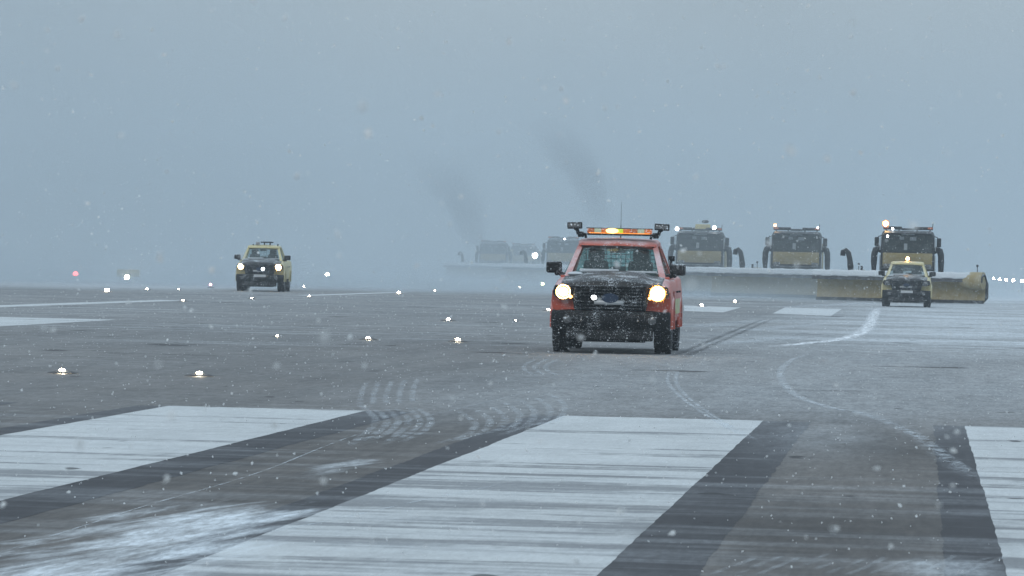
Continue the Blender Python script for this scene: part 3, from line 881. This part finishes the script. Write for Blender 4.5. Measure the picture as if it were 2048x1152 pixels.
x, y = at(1218, 128.4)
pickup('pickup_truck', 'orange red pickup with black bonnet, lit headlights and amber roof light bar',
       (x, y, 0.008), R(1.0), (1.0, 1.0, 1.0), M_ORANGE, L_HEAD, 'orange')
x, y = at(518, 47.4)
pickup('pickup_truck', 'pale yellow pickup with lit headlights, standing apart from the ploughs',
       (x, y, 0.008), R(4.5), (1.08, 1.1, 1.085), M_CREAM, L_HEADW, 'left')
x, y = at(1812, 49.5)
pickup('pickup_truck', 'pale yellow pickup with one amber roof beacon directly before a plough blade',
       (x, y, 0.008), R(-0.3), (1.05, 1.1, 1.02), M_CREAM, L_HEADW, 'right')

# ------------------------------------------------------------------ plough trucks
def plough(label, loc, beacons, whites=(), extra=False):
    root = empty('snow_plough_truck', loc)
    tag(root, label, 'snow plough', 'plough trucks driving in echelon')
    # cab
    m = MB()
    rs = []
    for y, z0, z1, w in [(0.0, 1.15, 3.02, 1.20), (0.04, 1.1, 3.2, 1.235), (0.25, 1.05, 3.32, 1.25), (1.2, 1.05, 3.36, 1.25), (1.75, 1.05, 3.34, 1.25), (1.8, 1.1, 3.26, 1.22)]:
        rs.append([(w, y, z0), (w, y, 2.35), (w * .99, y, z1 - .2), (w * .93, y, z1 - .04), (w * .8, y, z1), (-w * .8, y, z1), (-w * .93, y, z1 - .04), (-w * .99, y, z1 - .2), (-w, y, 2.35), (-w, y, z0)])
    m.rings(rs)
    cab = m.build('cab', M_DKCAB, root)
    m = MB(); m.prism([(-1.14, -.012, 2.36), (1.14, -.012, 2.36), (1.1, .03, 3.12), (.4, .02, 3.17), (-.4, .02, 3.17), (-1.1, .03, 3.12)], (0, -0.02, 0), 0.005)
    ws = m.build('windscreen', M_GLASSD, cab)
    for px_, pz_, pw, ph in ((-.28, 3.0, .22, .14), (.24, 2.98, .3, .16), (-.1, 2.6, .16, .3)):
        m = MB(); m.box((px_, -.036, pz_), (pw, .008, ph), .003); m.build('snow_or_reflection', M_SCREEN_REFL, ws)  # pale patches painted on the glass as windscreen reflections
    m = MB()
    for x in (-0.62, 0.35): m.tube([(x, -.05, 2.4), (x + .35, -.045, 2.9)], 0.018, 6)
    m.build('wiper', M_BLACK, ws)
    m = MB()
    m.box((0, -0.22, 3.26), (2.2, 0.36, 0.05), 0.02, (R(18), 0, 0))
    m.build('sun_visor', M_DKCAB, cab)
    m = MB(); m.box((0, -0.28, 3.20), (0.62, 0.05, 0.075), 0.015); m.build('snow_or_reflection', M_SNOW, cab)
    m = MB()
    m.box((0, -0.06, 2.0), (2.3, 0.10, 0.62), 0.04)
    for z in (1.86, 1.98, 2.10): m.box((0, -0.12, z), (1.5, 0.02, 0.035), 0.008)
    pn = m.build('front_panel', M_YEL, root)
    m = MB(); m.box((0, -0.1, 1.35), (2.46, 0.26, 0.5), 0.06); bpr = m.build('bumper', M_BLACK, root)
    for s in (-1, 1):
        m = MB(); m.box((s * 0.95, -0.10, 1.70), (0.34, 0.10, 0.2), 0.03); m.build('headlight', M_LENSOFF, root)
        # mirrors
        m = MB()
        m.box((s * 1.44, 0.05, 2.82), (0.21, 0.13, 0.42), 0.05)
        m.box((s * 1.42, 0.05, 2.50), (0.19, 0.13, 0.2), 0.05)
        m.tube([(s * 1.22, .15, 3.1), (s * 1.36, .1, 3.06), (s * 1.40, .08, 2.9)], 0.025, 6)
        m.tube([(s * 1.22, .15, 2.4), (s * 1.40, .08, 2.45)], 0.025, 6)
        m.build('mirror', M_BLACK, root)
        # tall curved air ducts beside the cab
        m = MB()
        m.tube([(s * 1.22, 1.1, 2.42), (s * 1.36, .9, 2.50), (s * 1.49, .8, 2.44), (s * 1.55, .75, 2.25), (s * 1.56, .75, 1.9), (s * 1.56, .75, 0.9)], [0.14, 0.15, 0.155, 0.15, 0.15, 0.15], 14)
        m.build('air_duct', M_DKCAB, root)
        m = MB(); m.tube([(s * 1.275, -.03, 1.5), (s * 1.275, -.03, 2.2)], 0.028, 8).tube([(s * 1.285, .0, 2.42), (s * 1.275, .0, 3.0)], 0.02, 8)
        m.build('grab_rail', M_SILVER, root)
    # roof bars
    for s in (-1, 1):
        m = MB()
        m.box((s * 0.72, .25, 3.47), (0.86, 0.24, 0.14), 0.03)
        for k in (-.3, .3): m.tube([(s * .72 + k, .25, 3.32), (s * .72 + k, .25, 3.42)], 0.03, 6)
        br = m.build('light_bar', M_DKCAB, root)
        m = MB(); m.box((s * 1.02, .125, 3.48), (0.22, 0.02, 0.08), 0.008); m.build('lens', M_AMBD, br)
    m = MB(); m.box((0, .28, 3.42), (0.58, 0.2, 0.1), 0.03); m.tube([(-1.15, .3, 3.42), (1.15, .3, 3.42)], 0.03, 6)
    m.tube([(1.12, .3, 3.4), (1.15, .3, 3.72)], 0.018, 6)
    m.build('roof_rack', M_BLACK, root)
    for bx, bz, br_ in beacons:
        m = MB(); m.cyl((bx, .25, bz - br_ * 1.0), br_ * .6, br_ * 0.9, 'Z', 14); bc = m.build('beacon', M_BLACK, root)
        m = MB(); m.ball((bx, .25, bz), br_ * 1.15, (1, .8, 1.05)); ln = m.build('lens', L_GLOW, bc)
        m = MB(); m.ball((bx, .25 - br_ * .75, bz), br_ * .8, (1, .4, 1)); m.build('bulb', L_AMBER, bc)
    for bx, bz, br_ in whites:
        m = MB(); m.cyl((bx, -.02, bz), br_ * 1.2, .12, 'Y', 14); bc = m.build('work_light', M_BLACK, root)
        m = MB(); m.ball((bx, -.09, bz), br_, (1, .5, 1)); m.build('lens', L_WHITE, bc)
    if extra:
        m = MB(); m.box((0.12, .6, 3.55), (0.8, .5, 0.34), 0.06); bx_ = m.build('roof_box', M_CREAM, root)
        m = MB(); m.ball((0.25, .6, 3.86), 0.2, (1, 1, .45)); m.build('antenna_dome', M_BLACK, root)
    # chassis, rear body, sweeper frame
    m = MB()
    for s in (-1, 1): m.box((s * .45, 4.2, 1.0), (0.16, 7.6, 0.28), 0.02)
    m.box((0, 0.9, 1.0), (1.6, 1.6, 0.3), 0.05)
    m.build('chassis', M_BLACK, root)
    m = MB(); m.box((0, 4.9, 2.0), (2.45, 4.6, 1.6), 0.08); m.box((0, 2.3, 2.2), (2.3, 0.75, 1.9), 0.06)
    m.build('rear_body', M_YEL, root)
    for s in (-1, 1):
        for yw in (0.9, 5.2, 6.55):
            m = MB(); m.lathe((s * 1.05, yw, 0.52), [(-.16, .28), (-.17, .42), (-.13, .51), (.13, .51), (.17, .42), (.16, .28)], 'X', 28)
            m.cyl((s * 1.05, yw, 0.52), 0.3, 0.2, 'X', 20)
            m.build('wheel', M_RUB, root)
    # blade: a hollow curved mouldboard set at an angle, right end leading
    ang = R(20)
    ca, sa = math.cos(ang), math.sin(ang)
    def bl(u, d, z): return (-0.33 + u * ca + d * sa, -2.55 - u * sa + d * ca, z)   # u along the blade, d back from it
    U0, U1 = -4.1, 4.1
    prof = [(0.02, 0.10), (0.10, 0.30), (0.16, 0.55), (0.16, 0.85), (0.08, 1.10), (-0.06, 1.26)]
    m = MB()
    rs = []
    for k in range(15):
        u = U0 + (U1 - U0) * k / 14
        rs.append([bl(u, d, z) for d, z in prof] + [bl(u, d + .06, z) for d, z in prof[::-1]])
    m.rings(rs)
    for k in range(8):
        u = U0 + .3 + (U1 - U0 - .6) * k / 7
        m.prism([bl(u, .2, .2), bl(u, .5, .5), bl(u, .5, .9), bl(u, .12, 1.15)], (0.04 * ca, -0.04 * sa, 0))
    rs = []                                                # rolled lip at the leading end
    for k in range(9):
        u = 3.05 + (4.14 - 3.05) * k / 8
        q = 0.40 * math.sin(min(1, .35 + k / 7) * math.pi / 2)
        rs.append([bl(u, -.24 + q * math.cos(t), 1.10 + q * math.sin(t)) for t in [2 * math.pi * i / 18 for i in range(18)]])
    m.rings(rs)
    blade = m.build('plough_blade', M_BLADE, root)
    m = MB()
    rs = []
    for k in range(30):
        u = U0 + (U1 - U0) * k / 29
        j = 0.01 * math.sin(k * 1.7) + 0.006 * math.sin(k * 4.1)
        rs.append([bl(u, .0, 1.23), bl(u, -.12 + j, 1.32), bl(u, -.34, 1.34 + j), bl(u, -.52, 1.24), bl(u, -.54, 1.02 + j), bl(u, -.515, 1.02 + j), bl(u, -.48, 1.22), bl(u, -.34, 1.29), bl(u, -.1, 1.27)])
    m.rings(rs)
    m.build('rubber_flap', M_FLAP, blade)
    m = MB()
    rs = []
    for k in range(60):
        u = U0 + (U1 - U0 - 0.5) * k / 59
        j = 0.012 * math.sin(k * .9) + 0.008 * math.sin(k * 2.3 + 1)
        rs.append([bl(u, .1, 1.33), bl(u, -.05, 1.46 + j), bl(u, -.3, 1.47 + j), bl(u, -.5, 1.40 + j * .6), bl(u, -.575, 1.24), bl(u, -.56, 1.18 + j), bl(u, -.53, 1.26), bl(u, -.35, 1.35), bl(u, -.1, 1.335)])
    m.rings(rs)
    m.build('snow_cap', M_SNOW, blade)
    m = MB(); m.prism([bl(U0, -.02, .05), bl(U1, -.02, .05), bl(U1, .0, .2), bl(U0, .0, .2)], (0, .03, 0))
    m.build('cutting_edge', M_BLACK, blade)
    m = MB()
    ep = [bl(U1 + .05, d, z) for d, z in [(-.54, 1.02), (-.50, 1.25), (-.3, 1.36), (-.05, 1.3), (.12, 1.1), (.2, .8), (.18, .5), (.1, .28)]]
    m.tube(ep, 0.05, 8)
    m.prism([bl(U1, d, z) for d, z in [(-.05, 1.28), (.1, 1.1), (.19, .8), (.17, .45), (.05, .12), (.5, .3), (.5, .95), (.2, 1.2)]], (0.03, 0, 0))
    m.build('end_plate', M_BLACK, blade)
    m = MB(); m.tube([bl(3.75, 0, 1.3), bl(3.75, 0, 1.74)], 0.018, 6); m.ball(bl(3.75, 0, 1.78), 0.06); m.build('marker_rod', M_BLACK, blade)
    m = MB()
    u = -2.5
    m.tube([bl(u, .2, 1.2), bl(u, .2, 1.6), bl(u - .04, .2, 1.95), bl(u - .12, .2, 2.25), bl(u - .25, .2, 2.36), bl(u - .38, .2, 2.3), bl(u - .40, .2, 2.12)], [.17, .15, .125, .125, .13, .13, .12], 12)
    m.tube([bl(u + .55, .2, 1.2), bl(u + .55, .2, 1.66)], 0.05, 8)
    m.build('bent_pipe', M_DKCAB, blade)
    m = MB()
    for x in (-.55, .55): m.tube([(x, 0.3, 0.95), (x, -1.3, 0.6), (x * .7, -2.2, 0.55)], 0.09, 8)
    m.box((0, -1.9, .7), (1.8, .2, .5), .04)
    m.build('push_frame', M_BLACK, root)
    return root

x, y = at(1813, 43)
plough('plough truck with a glowing amber beacon on its roof corner, directly behind a pickup', (x, y, 0), [(-1.05, 3.66, .15)], [(-.72, 3.42, .05), (-.95, 3.08, .05)])
x, y = at(1590, 40)
plough('hazy plough truck standing alone between two other ploughs right of the orange pickup', (x, y, 0), [(-1.08, 3.63, .07)], [(1.06, 3.55, .05)])
x, y = at(1397, 38)
plough('hazy plough truck with a pale box on its roof, half hidden behind the orange pickup', (x, y, 0), [], [(-1.2, 3.45, .1), (.75, 3.55, .1)], True)
x, y = at(1125, 27)
plough('very faint plough truck in blown snow just left of the orange pickup cab', (x, y, 0), [], [(0.1, 3.35, .08)])
x, y = at(985, 22)
plough('leftmost faint plough truck fading into the blown snow', (x, y, 0), [], [])
x, y = at(1045, 20)
plough('very faint plough truck with one bright lamp, between two other faint ploughs', (x, y, 0), [], [(1.2, 2.35, .3)])

# ------------------------------------------------------------------ runway lights
def inset_proto():
    root = empty('inset_light')
    m = MB()
    m.lathe((0, 0, 0), [(0.0, 0.18), (0.005, 0.175), (0.014, 0.12), (0.026, 0.08), (0.031, 0.05), (0.032, 0.001)], 'Z', 28)
    m.build('housing', M_FLAP, root)
    m = MB(); m.ball((0, -0.055, 0.03), 0.034, (1.05, .6, .6)); m.build('lens', L_INSET, root)
    return root
proto = inset_proto()
INSET = [  # photo pixel, size, label
    (126, 747, 1.0, 'white inset light in a dark pan, nearest the big white stripe at far left'),
    (400, 753, 1.0, 'star bright inset light in a dark pan above the big white stripe'),
    (737, 680, 1.0, 'bright white inset light, left one of the close pair ahead of the orange pickup'),
    (916, 684, 1.15, 'brightest white inset light, right one of the close pair ahead of the orange pickup'),
    (897, 642, 1.2, 'bright white inset light alone behind the close pair ahead of the orange pickup'),
    (555, 674, 0.55, 'faint small inset light left of the close bright pair'),
    (1032, 643, 0.5, 'faint small inset light just left of the orange pickup front wheel'),
    (367, 603, 1.0, 'small white inset light past the end of the white centre line'),
    (619, 594, 0.9, 'small pale inset light on the faint line right of the yellow pickup'),
    (504, 598, 0.9, 'small orange tinted inset light under the front of the yellow pickup'),
    (798, 588, 1.9, 'yellowish star bright inset light midway between yellow and orange pickups'),
    (870, 583, 1.0, 'small pale inset light right of the yellowish star bright one'),
    (1404, 613, 1.6, 'white inset light nearest to the right flank of the orange pickup'),
    (1470, 605, 1.6, 'white inset light ahead of the middle plough blade'),
    (1097, 622, 1.2, 'inset light peeking out beside the orange pickup front fender'),
    (215, 584, 2.4, 'large round white runway light below the yellow sign'),
    (295, 580, 1.3, 'white runway light right of the large round one below the sign'),
    (358, 580, 0.8, 'tiny white runway light left of the pink runway light'),
    (608, 575, 1.4, 'small white runway light beside the rear wheel of the yellow pickup'),
    (818, 574, 0.8, 'tiny light leftmost of the faint ones under the far plough blade'),
    (861, 572, 1.1, 'small light second among the faint ones under the far plough blade'),
    (899, 569, 1.1, 'small light third among the faint ones under the far plough blade'),
    (991, 578, 0.8, 'tiny light below the middle of the far plough blades'),
    (1040, 577, 1.5, 'small white light left of the greenish light by the orange pickup'),
]
for i, (px, py, k, lab) in enumerate(INSET):
    o = proto if i == 0 else copy_tree(proto)
    x, y = gnd(px, py)
    o.location = (x, y, 0.008)
    for ch in o.children:
        if ch.name.startswith('lens'): ch.scale = (k, k, k)
        else: ch.scale = (min(k, 1.1),) * 3
    tag(o, lab, 'runway light', 'inset lights in the runway')

def edge_light(px, s, z, lmat, r, label, group=None, name='edge_light'):
    x, y = at(px, s)
    root = empty(name, (x, y, 0))
    tag(root, label, 'runway light', group)
    m = MB(); m.cyl((0, 0, .02), .16, .04, 'Z', 16).tube([(0, 0, 0), (0, 0, z - r * .6)], 0.035, 8).cyl((0, 0, z - r * .7), r * .7, r * .6, 'Z', 14)
    m.build('stem', M_METAL, root)
    m = MB(); m.ball((0, 0, z), r, (1, 1, 1.0)); m.build('lens', lmat, root)
    return root
for k, (off, lab) in enumerate([(129, 'sixth and farthest white light of the row right of the plough'), (146, 'fifth white light of the row right of the plough'), (158, 'fourth white light of the row right of the plough'), (171, 'third white light of the row right of the plough'), (185, 'second white light of the row right of the plough'), (203, 'nearest white light of the row right of the plough')]):
    edge_light(VX + off, off / 9.0, 0.92 + (0.05 if k < 2 else 0), L_EDGE, 0.155 if k else .11, lab, 'edge lights along the right runway side')
L_GREEN = lamp('greenish light lit', (0.8, 1.0, 0.45), 25)
L_PINK = lamp('pink light lit', (1.0, 0.35, 0.5), 12)
edge_light(654, 30, 0.45, L_INSET, 0.13, 'raised white edge light right of the yellow pickup')
edge_light(1085, 34, 0.28, L_GREEN, 0.10, 'greenish runway light just left of the orange pickup headlight')
edge_light(421, 44, 0.15, L_PINK, 0.06, 'small pink runway light left of the yellow pickup')
edge_light(254, 37, 0.22, L_INSET, 0.14, 'round white light standing in front of the yellow sign')
edge_light(151, 36, 0.32, L_RED, 0.14, 'red runway light on a short stem, left of the yellow sign', None)
# sign
x, y = at(250, 36)
root = empty('taxiway_sign', (x, y + 1.0, 0), R(4))
tag(root, 'wide low yellow sign board standing in snow at the left runway side', 'sign')
m = MB(); m.box((0, 0, .42), (1.28, .16, .40), .03); m.build('panel', M_SIGN, root)
m = MB(); m.prism([(-.64, -.03, .62), (.64, -.03, .62), (.6, -.03, .66), (-.6, -.03, .66)], (0, .1, 0)); m.build('snow_cap', M_SNOW, root)
for s in (-1, 1):
    m = MB(); m.cyl((s * .45, 0, .11), .04, .22, 'Z', 10); m.build('leg', M_METAL, root)

# ------------------------------------------------------------------ falling snow
g = G('snowflake')
df = g.n('ShaderNodeBsdfDiffuse'); df.inputs[0].default_value = (0.87, 0.89, 0.90, 1)
tl = g.n("ShaderNodeBsdfTranslucent"); tl.inputs[0].default_value = (0.87, 0.89, 0.90, 1)
mx = g.n("ShaderNodeMixShader"); mx.inputs[0].default_value = 0.5
g.put(mx.inputs[1], df.outputs[0]); g.put(mx.inputs[2], tl.outputs[0])
M_FLAKE = g.done(mx)
rng = np.random.default_rng(5)
def flakes(n, d0, d1, r0, r1):
    d = (d0 ** 3 + (d1 ** 3 - d0 ** 3) * rng.random(n)) ** (1 / 3)
    a = rng.uniform(-0.19, 0.19, n); e = rng.uniform(-0.10, 0.085, n)
    c, s_ = math.cos(yaw), math.sin(yaw)
    lx, ly, lz = d * np.tan(a), d, d * np.tan(e) + CAM_H
    X = lx * c - ly * s_; Y = lx * s_ + ly * c
    keep = lz > 0.03
    P = np.stack([X, Y, lz], 1)[keep]
    r = rng.uniform(r0, r1, len(P)) * rng.choice([0.7, 1.0, 1.35], len(P), p=[.5, .38, .12])
    n_ = len(P)
    Vs, Ts = [], []
    for k in range(3):                                   # three thin plates clumped together, four corners each
        u = rng.normal(size=(n_, 3)); u /= np.linalg.norm(u, axis=1, keepdims=True)
        v = np.cross(u, rng.normal(size=(n_, 3))); v /= np.linalg.norm(v, axis=1, keepdims=True)
        o_ = P + rng.normal(0, .25, (n_, 3)) * r[:, None]
        a_ = (r * rng.uniform(.6, 1.2, n_))[:, None]; b_ = (r * rng.uniform(.5, 1.0, n_))[:, None]
        Vs.append(np.stack([o_ + u * a_, o_ + v * b_, o_ - u * a_ * .9, o_ - v * b_ * .8], 1))
    V = np.stack(Vs, 1).reshape(-1, 3)
    q = np.arange(n_ * 3)[:, None, None] * 4 + np.array([(0, 1, 2), (0, 2, 3)])[None]
    return V, q.reshape(-1, 3)
V1, T1 = flakes(80000, 12, 71, 0.0024, 0.005)
V2, T2 = flakes(1200, 4, 14, 0.0024, 0.0042)
V3, T3 = flakes(170, 1.8, 4.2, 0.0022, 0.0036)
V = np.vstack([V1, V2, V3]); T = np.vstack([T1, T2 + len(V1), T3 + len(V1) + len(V2)])
me = bpy.data.meshes.new('falling_snow')
me.vertices.add(len(V)); me.vertices.foreach_set('co', V.astype(np.float32).ravel())
me.loops.add(T.size); me.loops.foreach_set('vertex_index', T.astype(np.int32).ravel())
me.polygons.add(len(T)); me.polygons.foreach_set('loop_start', np.arange(0, T.size, 3, dtype=np.int32))
me.update(calc_edges=True); me.validate()
me.materials.append(M_FLAKE)
o = bpy.data.objects.new('falling_snow', me); COL.objects.link(o)
tag(o, 'small white snowflakes falling through the air over the runway', 'snow', None, 'stuff')

# ------------------------------------------------------------------ air
def boxmesh(name, x0, x1, y0, y1, z0, z1, mat, label=None):
    m = MB(); m.box(((x0 + x1) / 2, (y0 + y1) / 2, (z0 + z1) / 2), (x1 - x0, y1 - y0, z1 - z0))
    o = m.build(name, mat, None, 0)
    o['kind'] = 'stuff'
    if label: tag(o, label, name.replace('_', ' '))
    return o
g = G('haze')
pv = g.n("ShaderNodeVolumePrincipled")
pv.inputs['Color'].default_value = (0.64, 0.715, 0.767, 1)
pv.inputs['Density'].default_value = 0.0008
g.t.links.new(pv.outputs[0], g.out.inputs['Volume'])
boxmesh('haze', -2600, 2600, -400, 6100, -1.0, 22.0, g.mat, 'grey blue snow haze hanging over the whole runway')

def plume(label, px, s, z0, rise, lean, bend, r0, r1, dens):
    """a slanted jet of thrown snow; density falls off from a curved axis"""
    x, y = at(px, s)
    g = G('snow plume')
    P = g.xyz(g.obj())
    t = g.m('DIVIDE', P[2], rise, clamp=True)
    ax = g.add(g.mul(t, lean), g.mul(g.mul(t, t), bend))
    rad = g.add(r0, g.mul(t, r1 - r0))
    dx = g.m('DIVIDE', g.sub(P[0], ax), rad); dy = g.m('DIVIDE', P[1], rad)
    q = g.add(g.mul(dx, dx), g.mul(dy, dy))
    n = g.noise(g.obj(), 0.35, 3, 0.6)
    f = g.mul(g.step(g.add(q, g.mul(g.sub(n, .5), .9)), 1.0, 0.1), g.mul(g.step(t, 1.0, .45), g.step(t, 0, .1)))
    pv = g.n("ShaderNodeVolumePrincipled")
    pv.inputs['Color'].default_value = (0.42, 0.46, 0.5, 1)  # dark of the light-blocking plume is put into this grey colour
    g.put(pv.inputs['Density'], g.mul(f, dens))
    g.t.links.new(pv.outputs[0], g.out.inputs['Volume'])
    m = MB(); rs = []
    for k in range(13):
        t_ = k / 12
        c = (t_ * lean + t_ * t_ * bend, 0, t_ * rise); rd = (r0 + t_ * (r1 - r0)) * 1.15
        rs.append([(c[0] + rd * math.cos(a), rd * math.sin(a), c[2]) for a in [2 * math.pi * i / 16 for i in range(16)]])
    m.rings(rs)
    o = m.build('snow_plume', g.mat, None, 40, (x, y, z0))
    tag(o, label, 'snow plume', None, 'stuff')
plume('dark slanting plume of thrown snow rising left of the leftmost plough', 955, 22, 2.6, 9.0, -2.2, -3.0, 1.2, 4.0, 0.26)
plume('faint slanting plume of thrown snow above the orange pickup roof', 1200, 26, 4.6, 8.5, -1.6, -3.8, 1.0, 3.3, 0.24)

g = G('blowing snow')
X, Y, Z = g.pos()
n = g.noise(g.comb(g.mul(X, .12), g.mul(Y, .05), g.mul(Z, .5)), 1, 3, .6)
f = g.mul(g.m('EXPONENT', g.mul(Z, -2.2)), g.step(n, .25, .7))
f = g.mul(f, g.mul(g.step(Y, 186, 212), g.add(g.step(X, -1, -6), g.mul(g.step(Y, 206, 212), .25))))
pv = g.n("ShaderNodeVolumePrincipled"); pv.inputs['Color'].default_value = (0.66, 0.745, 0.81, 1)
g.put(pv.inputs['Density'], g.mul(f, 0.09))
g.t.links.new(pv.outputs[0], g.out.inputs['Volume'])
boxmesh('blowing_snow', -60, 6, 185, 330, 0.02, 1.6, g.mat, 'low white snow blowing along the ground around the plough blades')
def cloud(name, dens, dims, label):
    g = G(name)
    pv = g.n("ShaderNodeVolumePrincipled"); pv.inputs['Color'].default_value = (0.64, 0.715, 0.767, 1)
    pv.inputs['Density'].default_value = dens
    g.t.links.new(pv.outputs[0], g.out.inputs['Volume'])
    boxmesh('snow_cloud', *dims, g.mat, label)
cloud('thrown snow', 0.016, (-70, -2.6, 213.5, 223, 0.02, 7), 'veil of thrown snow in front of the middle plough')
cloud('thrown snow', 0.012, (-80, -7, 227, 236, 0.02, 6), 'veil of thrown snow in front of the half hidden plough')
cloud('snow squall', 0.005, (-900, 900, 250, 1300, 0.02, 20), 'thick snow cloud over the far end of the runway')
cloud('thrown snow', 0.007, (-900, -31.5, 160, 249, 0.02, 20.5), 'snow blowing over the left runway side')
